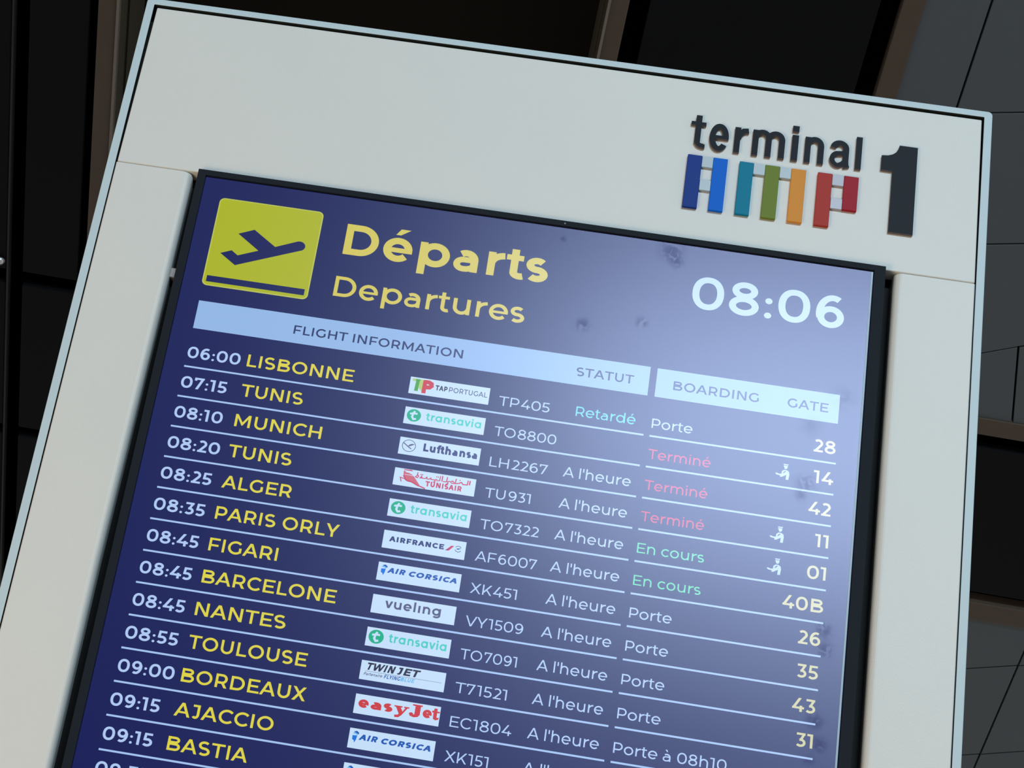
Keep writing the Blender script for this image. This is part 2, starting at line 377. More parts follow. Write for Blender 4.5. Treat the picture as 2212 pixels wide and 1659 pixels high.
def text(mb, s, x0, z0, cap, w, width=None, right=None, y=-0.0006, mi=0, track=0.0, shear=0.0, aspect=1.0, solid=None, mside=None):
    P, ext = layout(s, w, track)
    sx = (width / ext) if width else cap * aspect
    if right is not None: x0 = right - ext * sx
    T = lambda p: (x0 + (p[0]) * sx + shear * p[1] * cap, z0 + p[1] * cap)
    for q in P:
        if q[0] == 'p':
            pts = [T(p) for p in q[1]]
            if solid: mb.prism(pts, y - solid, y, mi, mside)
            else: mb.flat(pts, y, mi)
        else:
            L, R, F = ribbon(q[1], q[2], q[3])
            put_ribbon(mb, [T(p) for p in L], [T(p) for p in R], F, q[3], y, mi, solid, mside)
    return x0 + ext * sx

def put_ribbon(mb, L, R, F, closed, y, mi, solid=None, mside=None):
    n = len(L)
    if not solid:
        mb.add([(p[0], y, p[1]) for p in L] + [(p[0], y, p[1]) for p in R], [(n + i, n + j, j, i) for i, j in F], mi)
        return
    y0 = y - solid; ms = mi if mside is None else mside
    k = len(mb.v)
    mb.v += [(p[0], y0, p[1]) for p in L] + [(p[0], y0, p[1]) for p in R] + [(p[0], y, p[1]) for p in L] + [(p[0], y, p[1]) for p in R]
    for i, j in F:
        mb.f.append((k + n + i, k + n + j, k + j, k + i)); mb.m.append(mi)
        mb.f.append((k + i, k + j, k + 2 * n + j, k + 2 * n + i)); mb.m.append(ms)
        mb.f.append((k + n + j, k + n + i, k + 3 * n + i, k + 3 * n + j)); mb.m.append(ms)
    if not closed:
        for i in (0, n - 1):
            mb.f.append((k + i, k + n + i, k + 3 * n + i, k + 2 * n + i)); mb.m.append(ms)

def strokes(mb, pts, w, y, mi=0, closed=False, solid=None, mside=None):
    L, R, F = ribbon(pts, w, closed); put_ribbon(mb, L, R, F, closed, y, mi, solid, mside)

# ------------------------------------------------------------------ the setting
fl = MB(); fl.box(-9, 9, WY, 13, -0.1, 0)
fl.build('floor', M['floor'], kind='structure', label='pale stone floor of the hall')

wb = MB()
wb.box(-9, WX0, WY - .2, WY, 0, 13); wb.box(WX1, 9, WY - .2, WY, 0, 13)
wb.box(WX0, WX1, WY - .2, WY, 0, WZ0); wb.box(WX0, WX1, WY - .2, WY, WZ1, 13)
wb.build('wall_back', M['wall'], kind='structure', label='dark clad wall with one high window')
wf = MB()
for a in (WX0, WX1 - .06): wf.box(a, a + .06, WY - .12, WY + .02, WZ0, WZ1)
for a in (WZ0, WZ1 - .06): wf.box(WX0, WX1, WY - .12, WY + .02, a, a + .06)
wf.box((WX0 + WX1) / 2 - .03, (WX0 + WX1) / 2 + .03, WY - .1, WY, WZ0, WZ1)
wf.build('window_1', M['winframe'], kind='structure', label='high window frame that lets in daylight')

# sloping ceiling: plane axes u (across), v (along, falling away), n (up)
CO = Vector((0, 0, 9.5)); CU = Vector((0.99919779, 0.04004725, 0)); CV = Vector((-0.03805223, 0.949421, -0.31169181)); CN = CU.cross(CV)
def cp(u, v, h=0.0): return CO + CU * u + CV * v + CN * h
class CB(MB):
    def slab(s, quad, h0, h1, mi=0):
        """quad: four (u, v); from underside h0 up to h1"""
        n = len(quad)
        s.add([cp(a, b, h0) for a, b in quad] + [cp(a, b, h1) for a, b in quad],
              [tuple(reversed(range(n))), tuple(range(n, 2 * n))] + [(i, (i + 1) % n, n + (i + 1) % n, n + i) for i in range(n)], mi)
    def r(s, u0, u1, v0, v1, h0, h1, mi=0): s.slab([(u0, v0), (u1, v0), (u1, v1), (u0, v1)], h0, h1, mi)
cb = CB()
V0, V1 = 2.0, 13.0
cb.r(-8, -1.162, V0, V1, .16, .22); cb.r(.693, 8, V0, V1, .16, .22)
cb.r(-8, 8, -9.0, V0, 0, .22, 1)
ceiling = cb.build('ceiling', [M['c_black'], M['c_dark']], kind='structure', label='dark sloping ceiling with brown metal trims')
cc = CB(); cc.r(-1.162, .693, V0, V1, .60, .65); cc.build('coffer_back', M['c_deep'], ceiling)
cs = CB(); cs.r(-1.172, -1.162, V0, V1, .02, .60); cs.r(.693, .700, V0, V1, .02, .60); cs.build('coffer_side', M['c_side'], ceiling)
BR = [(V0, 4.94), (5.0, 7.645), (7.725, 8.57), (8.63, 10.4), (10.48, V1)]
for (u0, u1) in ((-5.2, -3.36), (-3.3, -1.596), (-1.524, -1.285), (.849, 1.676)):
    for (a, b) in BR:
        c = CB(); c.r(u0, u1, a, b, 0, .04); c.build('ceiling_panel', M['c_dark'], ceiling, bevel=.004)
for (a, b) in ((7.725, 8.57),):
    for (u0, u1) in ((1.90, 3.42), (3.48, 5.2)):
        c = CB(); c.r(u0, u1, a, b, 0, .04); c.build('ceiling_panel', M['c_dark'], ceiling, bevel=.004)
c = CB(); c.r(-1.594, -1.586, V0, V1, -.004, .05); c.build('ceiling_trim', M['c_line'], ceiling, label='thin grey groove trim')
for (u0, u1) in ((-1.250, -1.165), (.693, .772), (1.754, 1.833)):
    c = CB(); c.r(u0, u1, V0, V1, -.012, .06); c.build('ceiling_trim', M['c_brown'], ceiling, bevel=.006, seg=3)
for (u0, u1) in ((-1.176, -1.164), (.693, .704)):  # added strips, lighter colour paints the light caught on the trim edges
    c = CB(); c.r(u0, u1, V0, V1, -.022, .02); c.build('trim_highlight', M['c_edge'], ceiling, bevel=.003, seg=2, label='metal edge strip painted lighter as a highlight')
for (a, b) in ((7.555, 7.645), (8.630, 8.735)):
    c = CB(); c.r(1.833, 5.2, a, b, -.008, .06); c.build('ceiling_trim', M['c_brown'], ceiling, bevel=.004, seg=2)
sp = cp(-1.622, 7.60, -.012)
c = CB()
for k, (rr_, dz_) in enumerate(((.020, 0), (.022, -.006), (.014, -.020), (.005, -.026))):
    c.v += [(sp.x + rr_ * math.cos(a * math.pi / 6), sp.y + rr_ * math.sin(a * math.pi / 6), sp.z + .012 + dz_) for a in range(12)]
for k in range(3):
    for a in range(12):
        b_ = (a + 1) % 12
        c.f.append((k * 12 + a, (k + 1) * 12 + a, (k + 1) * 12 + b_, k * 12 + b_)); c.m.append(0)
c.f.append(tuple(36 + a for a in range(12))); c.m.append(0)
c.build('sprinkler_head', M['c_chrome'], ceiling, smooth=True, label='small chrome sprinkler head')
# grey tiles between the trims
g = .0042
e1 = lambda u: 6.049 - .22 * (u - 2.192)
e2 = lambda u: 6.663 - .233 * (u - 2.351)
e3 = lambda u: 7.209 - .50 * (u - 2.493)
jv = lambda b: 2.609 + .215 * (b - 7.147)
e4 = lambda u: 9.056 - .37 * (u - 2.936)
e5 = lambda u: 9.646 - .40 * (u - 3.056)
UR = 3.3
tiles = [
    [(1.833, V0), (2.065 - g, V0), (2.065 - g, e1(2.065) - g), (1.833, e1(1.833) - g)],
    [(2.065 + g, V0), (UR, V0), (UR, e1(UR) - g), (2.065 + g, e1(2.065) - g)],
    [(1.833, e1(1.833) + g), (UR, e1(UR) + g), (UR, e2(UR) - g), (1.833, e2(1.833) - g)],
    [(1.833, e2(1.833) + g), (UR, e2(UR) + g), (UR, e3(UR) - g), (1.833, e3(1.833) - g)],
    [(1.833, e3(1.833) + g), (jv(7.15) - g, e3(2.61) + g), (jv(7.555) - g, 7.555), (1.833, 7.555)],
    [(jv(7.15) + g, e3(2.61) + g), (UR, e3(UR) + g), (UR, 7.555), (jv(7.555) + g, 7.555)],
    [(UR + g, V0), (5.2, V0), (5.2, 7.555), (UR + g, 7.555)],
    [(1.90, 8.735), (3.125 - g, 8.735), (3.125 - g, e4(3.125) - g), (1.90, e4(1.90) - g)],
    [(3.125 + g, 8.735), (3.6, 8.735), (3.6, e4(3.6) - g), (3.125 + g, e4(3.125) - g)],
    [(1.90, e4(1.90) + g), (3.125 - g, e4(3.125) + g), (3.125 - g, e5(3.125) - g), (1.90, e5(1.90) - g)],
    [(3.125 + g, e4(3.125) + g), (3.6, e4(3.6) + g), (3.6, e5(3.6) - g), (3.125 + g, e5(3.125) - g)],
    [(1.90, e5(1.90) + g), (3.125 - g, e5(3.125) + g), (3.125 - g, V1), (1.90, V1)],
    [(3.125 + g, e5(3.125) + g), (3.6, e5(3.6) + g), (3.6, V1), (3.125 + g, V1)],
    [(3.6 + g, 8.735), (5.2, 8.735), (5.2, V1), (3.6 + g, V1)],
]
for q in tiles:
    c = CB(); c.slab(q, .0, .03); c.build('ceiling_tile', M['c_grey'], ceiling, bevel=.0015, seg=1)

# ------------------------------------------------------------------ the information totem
totem = bpy.data.objects.new('information_totem', None)
totem.location = (0.323, 0.08, 0)
link(totem, label='tall off-white airport information totem with raised terminal 1 sign', cat='sign')
bpy.context.view_layer.update()
INV = Matrix.Translation((-0.323, -0.08, 0))
def tchild(mb, name, mats, parent=None, **kw):
    """part with world-space coordinates, re-based to its parent's origin"""
    par = parent if parent is not None else totem
    o = mb.build(name, mats, par, **kw)
    o.matrix_parent_inverse = Matrix.Identity(4)
    if par is totem: o.matrix_parent_inverse = INV.copy()
    return o

FX0, FX1, FZ = -0.1252, 0.7705, 3.1605      # outer frame
IX0, IX1, IZ = -0.1167, 0.7621, 3.1528      # inner edge of the lip
YL, YP, YB = 0.0034, 0.0040, 0.150
# frame: U-shaped rim, lip and side walls
m = MB()
def rr(x0, x1, z, r, n=5):
    return [(x0 + r - r * math.cos(t * math.pi / 2 / n), z - r + r * math.sin(t * math.pi / 2 / n)) for t in range(n + 1)] + \
           [(x1 - r + r * math.sin(t * math.pi / 2 / n), z - r + r * math.cos(t * math.pi / 2 / n)) for t in range(n + 1)]
outer = [(FX0, 0.0)] + rr(FX0, FX1, FZ, .0045) + [(FX1, 0.0)]
inner = [(IX0, 0.0)] + rr(IX0, IX1, IZ, .0006) + [(IX1, 0.0)]
inner_b = [(IX0 - .003, 0.0)] + rr(IX0 - .003, IX1 + .003, IZ + .0020, .0006) + [(IX1 + .003, 0.0)]
n = len(outer)
V = [(p[0], YL, p[1]) for p in outer] + [(p[0], YL, p[1]) for p in inner] + [(p[0], YB, p[1]) for p in outer] + [(p[0], YL + .004, p[1]) for p in inner] + [(p[0], YL + .0045, p[1]) for p in inner_b] + [(p[0], YB, p[1]) for p in inner_b]
F = []
for i in range(n - 1):
    F += [(n + i, n + i + 1, i + 1, i), (i, i + 1, 2 * n + i + 1, 2 * n + i)] + \
         [(a * n + i + 1, a * n + i, b * n + i, b * n + i + 1) for a, b in ((1, 3), (3, 4), (4, 5))] + [(2 * n + i, 2 * n + i + 1, 5 * n + i + 1, 5 * n + i)]
m.add(V, F)
for q in range(len(F)):
    if q % 6 in (2, 3, 4): m.m[q] = 1  # inner lip faces coloured near-black to paint the shade in the gap
tchild(m, 'frame', [M['lip'], M['gap']], bevel=.0006, seg=2, label='slim pale blue-grey metal rim')
m = MB(); m.box(IX0 - .004, IX1 + .004, .022, .10, 0.0, IZ + .004); 
m.f = m.f; tchild(m, 'inner_case', M['gap'])
m = MB(); m.box(FX0 + .002, FX1 - .002, .1505, .19, 0.0, FZ - .002); tchild(m, 'rear_cover', M['shell'], bevel=.003)
# header panel, notched for nothing: the display bezel overlaps it
HX0, HX1, HZ0, HZ1 = -0.1140, 0.7612, 2.9474, 3.1494
m = MB(); m.prism([(-.1150, HZ0), (.7611, HZ0), (.7600, HZ1), (-.1131, HZ1)], YP, .021)
header = tchild(m, 'header_panel', M['panel'], bevel=.0010, seg=2)
# side panels with a rolled inner edge
def side_panel(xo, inner_pts, sgn, z0, z1):
    """xo outer x, inner_pts [(z, x)] from top to bottom, sgn +1 when the inner edge is on the right"""
    mm = MB(); prof = []
    R = .0075
    N = 7
    rows = inner_pts
    for (z, xi) in rows:
        row = [(xo, .021, z), (xo, YP + .0008, z), (xo + sgn * .0008, YP, z)]
        for k in range(N + 1):
            a = math.pi / 2 * k / N
            row.append((xi - sgn * R + sgn * R * math.sin(a), YP + R - R * math.cos(a), z))
        row.append((xi, YP + .030, z)); row.append((xi - sgn * .002, YP + .030, z)); row.append((xi - sgn * .010, .021, z))
        prof.append(row)
    K = len(prof[0]); vs = [p for r in prof for p in r]; fs = []
    for i in range(len(prof) - 1):
        for k in range(K):
            a, b = i * K + k, i * K + (k + 1) % K
            fs.append((a, b, b + K, a + K) if sgn < 0 else (a, a + K, b + K, b))
    fs.append(tuple(range(K)) if sgn > 0 else tuple(reversed(range(K))))
    e = (len(prof) - 1) * K
    fs.append(tuple(e + k for k in (reversed(range(K)) if sgn > 0 else range(K))))
    mm.add(vs, fs); return mm
sl = side_panel(-0.1157, [(2.9462, -.0385), (2.9455, -.0360), (2.9435, -.0350), (2.93, -.0347), (2.81, -.0356), (2.50, -.0393), (2.28, -.0394), (1.70, -.0394)], +1, 0, 0)
osl = tchild(sl, 'side_panel', M['panel'])
sr = side_panel(0.7614, [(2.9462, .6830), (2.9455, .6818), (2.93, .6812), (2.72, .6814), (2.41, .6824), (1.70, .6824)], -1, 0, 0)
osr = tchild(sr, 'side_panel', M['panel'])
m = MB(); m.box(-.1152, .7611, YP, .021, .10, 1.695); tchild(m, 'lower_panel', M['panel'], bevel=.001)
m = MB(); m.box(-.16, .806, -.04, .21, 0, .095); tchild(m, 'base_plinth', M['shell'], bevel=.004)
m = MB(); m.box(-.1140, HX1, .0218, .0222, 1.70, HZ0)
tchild(m, 'channel_lining', M['black'])
# steel clip seen in the left channel
m = MB(); m.box(-.0375, -.0290, .012, .020, 2.822, 2.834); tchild(m, 'mounting_clip', M['steel'], bevel=.001, label='pinkish steel clip in the left channel')

# raised lettering "terminal"
LY = YP; D = .0030
def mm_(x): return x / 1000.0
Z0 = 3.0635
dz = lambda z: Z0 + z / 1000.0
def letter(name, prims, mats=('letter', 'letter_side')):
    mb = MB()
    for i, q in enumerate(prims):
        e = .00007 * i      # the strokes of one letter never share a plane
        if q[0] == 'p': mb.prism([(mm_(a), dz(b)) for a, b in q[1]], LY - D - e, LY - .0002, 0, 1)
        else: strokes(mb, [(mm_(a), dz(b)) for a, b in q[1]], mm_(q[2]), LY - .0002, 0, q[3], solid=D - .0002 + e, mside=1)
    return tchild(mb, name, [M[k] for k in mats], parent=header)
header.matrix_parent_inverse = INV.copy()
R_ = lambda x0, z0, x1, z1: ('p', [(x0, z0), (x1, z0), (x1, z1), (x0, z1)])
letter('letter', [R_(468.7, 5, 474.7, 40.3), R_(464.0, 27.6, 479.4, 32.0), ('r', arc(477.2, 7.2, 5.5, 4.9, 180, 282, 8), 5.2, False), ('p', [(477.5, -.6), (479.9, -.4), (479.9, 4.2), (477.5, 4.6)])])
letter('letter', [('r', arc(493.8, 16.0, 6.9, 14.2, -4, 322, 30), 5.9, False), R_(488, 14.2, 503.6, 18.2)])
letter('letter', [R_(509.4, 0, 515.4, 32), ('r', [(513.5, 20.0), (515.2, 24.5), (518.5, 28.2), (523.3, 29.0)], 6.0, False)])
letter('letter', [R_(528.0, 0, 534.1, 32), R_(541.5, 0, 547.6, 24), R_(555.2, 0, 561.3, 24), ('r', [(531, 24)] + arc(538.0, 22.5, 6.6, 7.6, 165, 0, 10), 5.8, False), ('r', [(544.6, 24)] + arc(551.6, 22.5, 6.6, 7.6, 165, 0, 10), 5.8, False)])
letter('letter', [R_(568.3, 0, 574.9, 32), R_(568.1, 36.6, 574.7, 43.6)])
letter('letter', [R_(581.7, 0, 587.7, 32), R_(595.2, 0, 601.3, 23), ('r', [(584.7, 23)] + arc(591.7, 22.0, 6.6, 8.0, 165, 0, 10), 5.8, False)])
letter('letter', [('r', arc(617.2, 22.6, 6.7, 7.4, 172, 0, 12) + [(623.9, 8), (624.3, 3), (625.2, 0)], 6.0, False), ('r', [(624.0, 18.6), (619.5, 17.2)] + arc(616.3, 9.4, 6.2, 7.6, 110, 275, 14) + [(620.4, 4.2), (624.0, 8.6)], 5.0, False)])
letter('letter', [R_(633.7, 0, 639.8, 40.5)])
one = [(671.8, -71.5), (696.4, -71.5), (696.2, 36.9), (677.6, 36.9), (676.6, 32.2), (674.4, 27.6), (671.0, 24.4), (666.5, 22.5), (660.2, 21.8), (660.1, 3.6), (671.8, 3.6)]
letter('numeral', [('p', one)])
# airport emblem: coloured bars with clear links, each a raised acrylic piece
ZB0, ZB1 = 2.9877, 3.0531
def bar(x0, x1, z0, z1, mat, name='emblem_bar', d=.0035, label=None):
    mb = MB(); mb.box(x0, x1, LY - d, LY - .0002, z0, z1)
    return tchild(mb, name, M[mat], parent=header, bevel=.0004, seg=1, label=label)
bar(.4642, .4790, ZB0, ZB1, 'navy', label='navy emblem bar'); bar(.4906, .5052, ZB0, ZB1, 'blue', label='bright blue emblem bar')
bar(.5174, .5318, ZB0, ZB1, 'teal', label='teal emblem bar'); bar(.5438, .5586, ZB0, ZB1, 'green', label='olive green emblem bar'); bar(.5705, .5853, ZB0, ZB1, 'orange', label='orange emblem bar')
bar(.5973, .6121, ZB0, ZB1, 'red', label='brick red emblem bar'); bar(.6241, .6388, 3.0109, ZB1, 'crimson', label='crimson short emblem bar')
for (a, b, z0, z1, k) in ((.4790, .4906, 3.0397, ZB1, 'join'), (.4790, .4906, 3.0109, 3.0240, 'join'), (.5318, .5438, 3.0397, ZB1, 'join'), (.5586, .5705, 3.0397, ZB1, 'join'),
                          (.6121, .6241, 3.0397, ZB1, 'joinlilac'), (.6121, .6241, 3.0109, 3.0240, 'joinlilac')):
    bar(a, b, z0, z1, k, 'emblem_link', d=.0029)

# ------------------------------------------------------------------ the display screen
disp = bpy.data.objects.new('departure_screen', None)
disp.location = (0.322, 0.02, 1.72)
link(disp, label='tall portrait flight departures screen with black bezel and navy picture', cat='screen')
DINV = Matrix.Translation((-0.322, -0.02, -1.72))
def dchild(mb, name, mats, parent=None, **kw):
    par = parent if parent is not None else disp
    o = mb.build(name, mats, par, **kw)
    if par is disp: o.matrix_parent_inverse = DINV.copy()
    return o
BX0, BX1, BZ0, BZ1 = -.0298, .6729, 1.7185, 2.9476
SX0, SX1, SZ0, SZ1 = -.0197, .6598, 1.7290, 2.9402
YF, YI = -.0036, .0002
# mitred bezel in four lengths
ob = [(BX0, BZ0), (BX1, BZ0), (BX1, BZ1), (BX0, BZ1)]; ib = [(SX0, SZ0), (SX1, SZ0), (SX1, SZ1), (SX0, SZ1)]
for i in range(4):
    j = (i + 1) % 4; mb = MB()
    c_ = .0022
    def lerp(a, b, t): return (a[0] + (b[0] - a[0]) * t, a[1] + (b[1] - a[1]) * t)
    q = [(ob[i][0], .0038, ob[i][1]), (ob[j][0], .0038, ob[j][1]), (ib[j][0], .0038, ib[j][1]), (ib[i][0], .0038, ib[i][1])]
    fo_i, fo_j = lerp(ob[i], ib[i], .10), lerp(ob[j], ib[j], .10)
    fi_i, fi_j = lerp(ob[i], ib[i], .93), lerp(ob[j], ib[j], .93)
    v = q + [(fo_i[0], YF, fo_i[1]), (fo_j[0], YF, fo_j[1]), (fi_j[0], YF + .0004, fi_j[1]), (fi_i[0], YF + .0004, fi_i[1])]
    mb.add(v, [(0, 1, 5, 4), (1, 2, 6, 5), (2, 3, 7, 6), (3, 0, 4, 7), (4, 5, 6, 7), (3, 2, 1, 0)])
    dchild(mb, 'bezel', M['bezel'])
mb = MB(); mb.box(SX0 - .004, SX1 + .004, .0040, .0210, SZ0 - .004, SZ1 + .0035); dchild(mb, 'housing', M['black'])
mb = MB(); mb.box(SX0 - .001, SX1 + .001, .0000, .0038, SZ0 - .001, SZ1 + .0008); dchild(mb, 'screen_panel', M['s_bg'])
mb = MB(); mb.add([(.3495 + .0009 * math.cos(a), YF - .0001, 2.9436 + .0011 * math.sin(a)) for a in [i * math.pi / 5 for i in range(10)]], [tuple(range(10))])
dchild(mb, 'light_sensor', M['sensor'])

ZR = 2.75; PT = 0.0340425
Y1, Y2, Y3 = -.0002, -.0004, -.0006
rz_ = lambda r: ZR - r * PT       # r counted in rows below the header
# departures icon
mb = MB()
def rrect(x0, x1, z0, z1, r, n=5):
    o = []
    for cx, cz, a0 in ((x1 - r, z0 + r, -90), (x1 - r, z1 - r, 0), (x0 + r, z1 - r, 90), (x0 + r, z0 + r, 180)):
        o += [(cx + r * math.cos(math.radians(a0 + 90 * k / n)), cz + r * math.sin(math.radians(a0 + 90 * k / n))) for k in range(n + 1)]
    return o
mb.flat(rrect(-.0008, .1068, ZR + .0616, ZR + .1678, .0055), Y1, 1)
mb.flat(rrect(.0004, .1056, ZR + .0628, ZR + .1666, .0047), Y2, 0)
mb.flat([(.0031, ZR + .0660), (.1027, ZR + .0660), (.1027, ZR + .0733), (.0031, ZR + .0733)], Y3, 2)
nose = arc(.0885, ZR + .1229, .0062, .0057, 110, -75, 8)
mb.flat([(.0284, ZR + .0895)] + nose[::-1] + [(.0647, ZR + .1178), (.0406, ZR + .1347), (.0252, ZR + .1273), (.0487, ZR + .1105), (.0290, ZR + .1015), (.0221, ZR + .1065), (.0113, ZR + .1015)], Y3, 2)
dchild(mb, 'departure_icon', [M['s_icon'], M['s_icone'], M['s_bg']], label='yellow square icon of a plane taking off')
mb = MB(); text(mb, 'Départs', .1328, ZR + .1215, .0366, .205, width=.2068, y=Y2); dchild(mb, 'heading', M['s_yelhead'], label='bold yellow heading Départs')
mb = MB(); text(mb, 'Departures', .1312, ZR + .0710, .0236, .160, width=.1917, y=Y2); dchild(mb, 'heading', M['s_yelhead'], label='yellow heading Departures')
mb = MB(); text(mb, '08:06', .4843, ZR + .1178, .0376, .178, width=.1512, y=Y2); dchild(mb, 'clock', M['s_white'], label='large pale clock 08:06')
mb = MB(); mb.flat([(.0007, ZR + .0102), (.4523, ZR + .0102), (.4523, ZR + .0429), (.0007, ZR + .0429)], Y1, 0)
text(mb, 'FLIGHT INFORMATION', .0998, ZR + .0206, .0099, .172, width=.1691, y=Y2, mi=1); text(mb, 'STATUT', .3811, ZR + .0205, .0099, .172, width=.0564, y=Y2, mi=1)
dchild(mb, 'header_bar', [M['s_bar'], M['s_navytext']], label='pale blue bar reading FLIGHT INFORMATION and STATUT')
mb = MB(); mb.flat([(.4592, ZR + .0102), (.6369, ZR + .0102), (.6369, ZR + .0426), (.4592, ZR + .0426)], Y1, 0)
text(mb, 'BOARDING', .4762, ZR + .0206, .0101, .172, width=.0834, y=Y2, mi=1); text(mb, 'GATE', .5872, ZR + .0208, .0101, .172, width=.0394, y=Y2, mi=1)
dchild(mb, 'header_bar', [M['s_bar'], M['s_navytext']], label='pale blue bar reading BOARDING and GATE')

# ---- airline cards, local coordinates: x 0..1 over the card width, z 0..1 over its height
CX0, CX1, CH = .2221, .3007, .0188
def card(kind, row, k):
    mb = MB(); zt = rz_(k - 1 + .232); zb = zt - CH - .0001 * max(0, k - 5)
    W, H = CX1 - CX0, zt - zb
    X = lambda a: CX0 + a * W
    Z = lambda b: zb + b * H
    mb.flat([(CX0, zb), (CX1, zb), (CX1, zt), (CX0, zt)], Y1, 0)
    mats = ['s_card']
    def mi(n):
        if n not in mats: mats.append(n)
        return mats.index(n)
    def tx(s, x0, x1, b, cap, w, mat, **kw): text(mb, s, X(x0), Z(b), cap * H, w, width=(x1 - x0) * W, y=Y2, mi=mi(mat), **kw)
    def poly(P, mat, y=Y2): mb.flat([(X(a), Z(b)) for a, b in P], y, mi(mat))
    def line(P, w, mat, y=Y2, closed=False): strokes(mb, [(X(a), Z(b)) for a, b in P], w * H, y, mi(mat), closed)
    asp = H / W
    def circ(cx, cz, r, a0=0, a1=345, n=24): return [(cx + r * asp * math.cos(math.radians(a0 + (a1 - a0) * i / n)), cz + r * math.sin(math.radians(a0 + (a1 - a0) * i / n))) for i in range(n + 1)]
    if kind == 'tap':
        poly([(.035, .90), (.150, .90), (.150, .76), (.118, .76), (.112, .18), (.066, .18), (.074, .76), (.035, .76)], 's_lgreen')
        poly([(.130, .90), (.165, .90), (.158, .18), (.112, .40), (.118, .76)], 's_lime', Y3)
        poly([(.03, .90), (.07, .90), (.07, .76), (.03, .76)], 's_lime', Y3)
        mb2 = [(.168, .12), (.168, .90)]
        poly([(.160, .10), (.212, .10), (.212, .90), (.160, .90)], 's_lred', Y3)
        line([(.19, .79), (.235, .79), (.268, .72), (.272, .59), (.25, .49), (.19, .47)], .24, 's_lred', Y3)
        tx('TAP', .325, .475, .40, .30, .25, 's_ink'); tx('PORTUGAL', .495, .975, .40, .30, .165, 's_grey')
    elif kind == 'transavia':
        poly(circ(.118, .53, .37), 's_disc')
        line([(.125, .78), (.105, .62), (.098, .42), (.118, .30), (.150, .34)], .11, 's_card', Y3)
        line([(.066, .60), (.105, .64), (.160, .64)], .10, 's_card', Y3)
        tx('trɑnsɑviɑ', .268, .955, .345, .46, .20, 's_teal')
    elif kind == 'lufthansa':
        line(circ(.12, .53, .34, 0, 352, 26), .035, 's_grey', closed=True)
        line([(.045, .68), (.085, .56), (.125, .43), (.155, .36)], .055, 's_grey', Y3)
        poly([(.105, .47), (.125, .60), (.155, .66), (.195, .66), (.160, .57), (.130, .50)], 's_grey', Y3)
        tx('Lufthansa', .300, .965, .345, .46, .27, 's_lnavy')
    elif kind == 'tunisair':
        poly([(.110, .88), (.115, .58), (.140, .36), (.180, .27), (.235, .27), (.285, .18), (.330, .16), (.285, .40), (.240, .64), (.215, .72)], 's_tred')
        poly([(.105, .95), (.205, .97), (.225, .90), (.120, .90)], 's_crim', Y3)
        line([(.115, .60), (.155, .34), (.230, .28), (.300, .14), (.350, .09), (.400, .02)], .07, 's_crim', Y3)
        line([(.140, .40), (.080, .46), (.100, .22)], .05, 's_crim', Y3)
        line([(.135, .80), (.240, .78)], .03, 's_card', -.0008); line([(.130, .66), (.255, .64)], .03, 's_card', -.0008)
        # arabic line
        b = .62
        line([(.930, .86), (.925, .60)], .07, 's_crim'); line([(.905, .86), (.900, .60), (.840, .585)], .06, 's_crim')
        line([(.850, .58), (.825, .70), (.800, .62), (.745, .57)], .06, 's_crim'); line([(.760, .86), (.750, .57), (.700, .57)], .055, 's_crim')
        line([(.740, .62), (.715, .70), (.690, .60)], .055, 's_crim'); line([(.690, .66), (.660, .62), (.665, .50), (.640, .47)], .055, 's_crim')
        line([(.650, .88), (.645, .60), (.600, .58)], .055, 's_crim')
        line([(.590, .90), (.588, .58)], .06, 's_crim'); line([(.565, .88), (.560, .60), (.520, .58)], .05, 's_crim')
        line([(.530, .66), (.505, .62), (.505, .50), (.480, .47)], .05, 's_crim')
        line([(.500, .60), (.455, .60), (.450, .68), (.430, .60), (.405, .60), (.400, .70), (.385, .60), (.330, .60)], .05, 's_crim')
        line([(.345, .60), (.335, .72), (.325, .60), (.310, .58)], .05, 's_crim'); line([(.285, .90), (.282, .72), (.262, .62), (.285, .58), (.300, .68), (.285, .76)], .05, 's_crim')
        for a in (.805, .540, .520, .345, .325): poly([(a - .009, .80), (a, .845), (a + .009, .80), (a, .755)], 's_crim')
        tx('TUNISAIR', .395, .840, .17, .30, .26, 's_crim')
    elif kind == 'airfrance':
        tx('AIRFRANCE', .075, .740, .40, .29, .28, 's_lnavy')
        poly([(.760, .38), (.800, .38), (.860, .68), (.825, .68)], 's_crim')
        poly([(.755, .38), (.775, .38), (.800, .50)], 's_lnavy', Y3)
        line(circ(.912, .545, .16, 30, 150, 10), .035, 's_grey'); line(circ(.912, .545, .16, 200, 330, 10), .035, 's_grey')
        poly([(.885, .54), (.912, .50), (.948, .60), (.905, .58)], 's_lblue', Y3)
    elif kind == 'corsica':
        poly([(.040, .74), (.062, .83), (.090, .84), (.100, .76), (.095, .66), (.075, .72)], 's_sky')
        poly([(.050, .83), (.085, .88), (.112, .80), (.108, .70), (.090, .76)], 's_lblue', Y3)
        poly([(.040, .64), (.095, .66), (.088, .46), (.072, .28), (.062, .40), (.042, .44)], 's_lblue2')
        tx('AIR', .115, .325, .46, .29, .28, 's_lblue', shear=.25); tx('CORSICA', .370, .955, .44, .29, .28, 's_lblue', shear=.25)
    elif kind == 'vueling':
        tx('vuelıng', .155, .825, .355, .50, .20, 's_grey')
    elif kind == 'twinjet':
        tx('TWIN', .055, .385, .53, .38, .25, 's_ink', shear=.28); tx('JET', .415, .680, .53, .38, .25, 's_ink', shear=.28)
        line([(.06, .455), (.96, .455)], .016, 's_grey')
        tx('Partenaire', .045, .262, .24, .15, .19, 's_grey', shear=.28); tx('FLYING', .285, .475, .22, .20, .22, 's_lblue', shear=.2); tx('BLUE', .482, .640, .22, .20, .22, 's_sky', shear=.2)
    elif kind == 'easyjet':
        c = 's_lred'
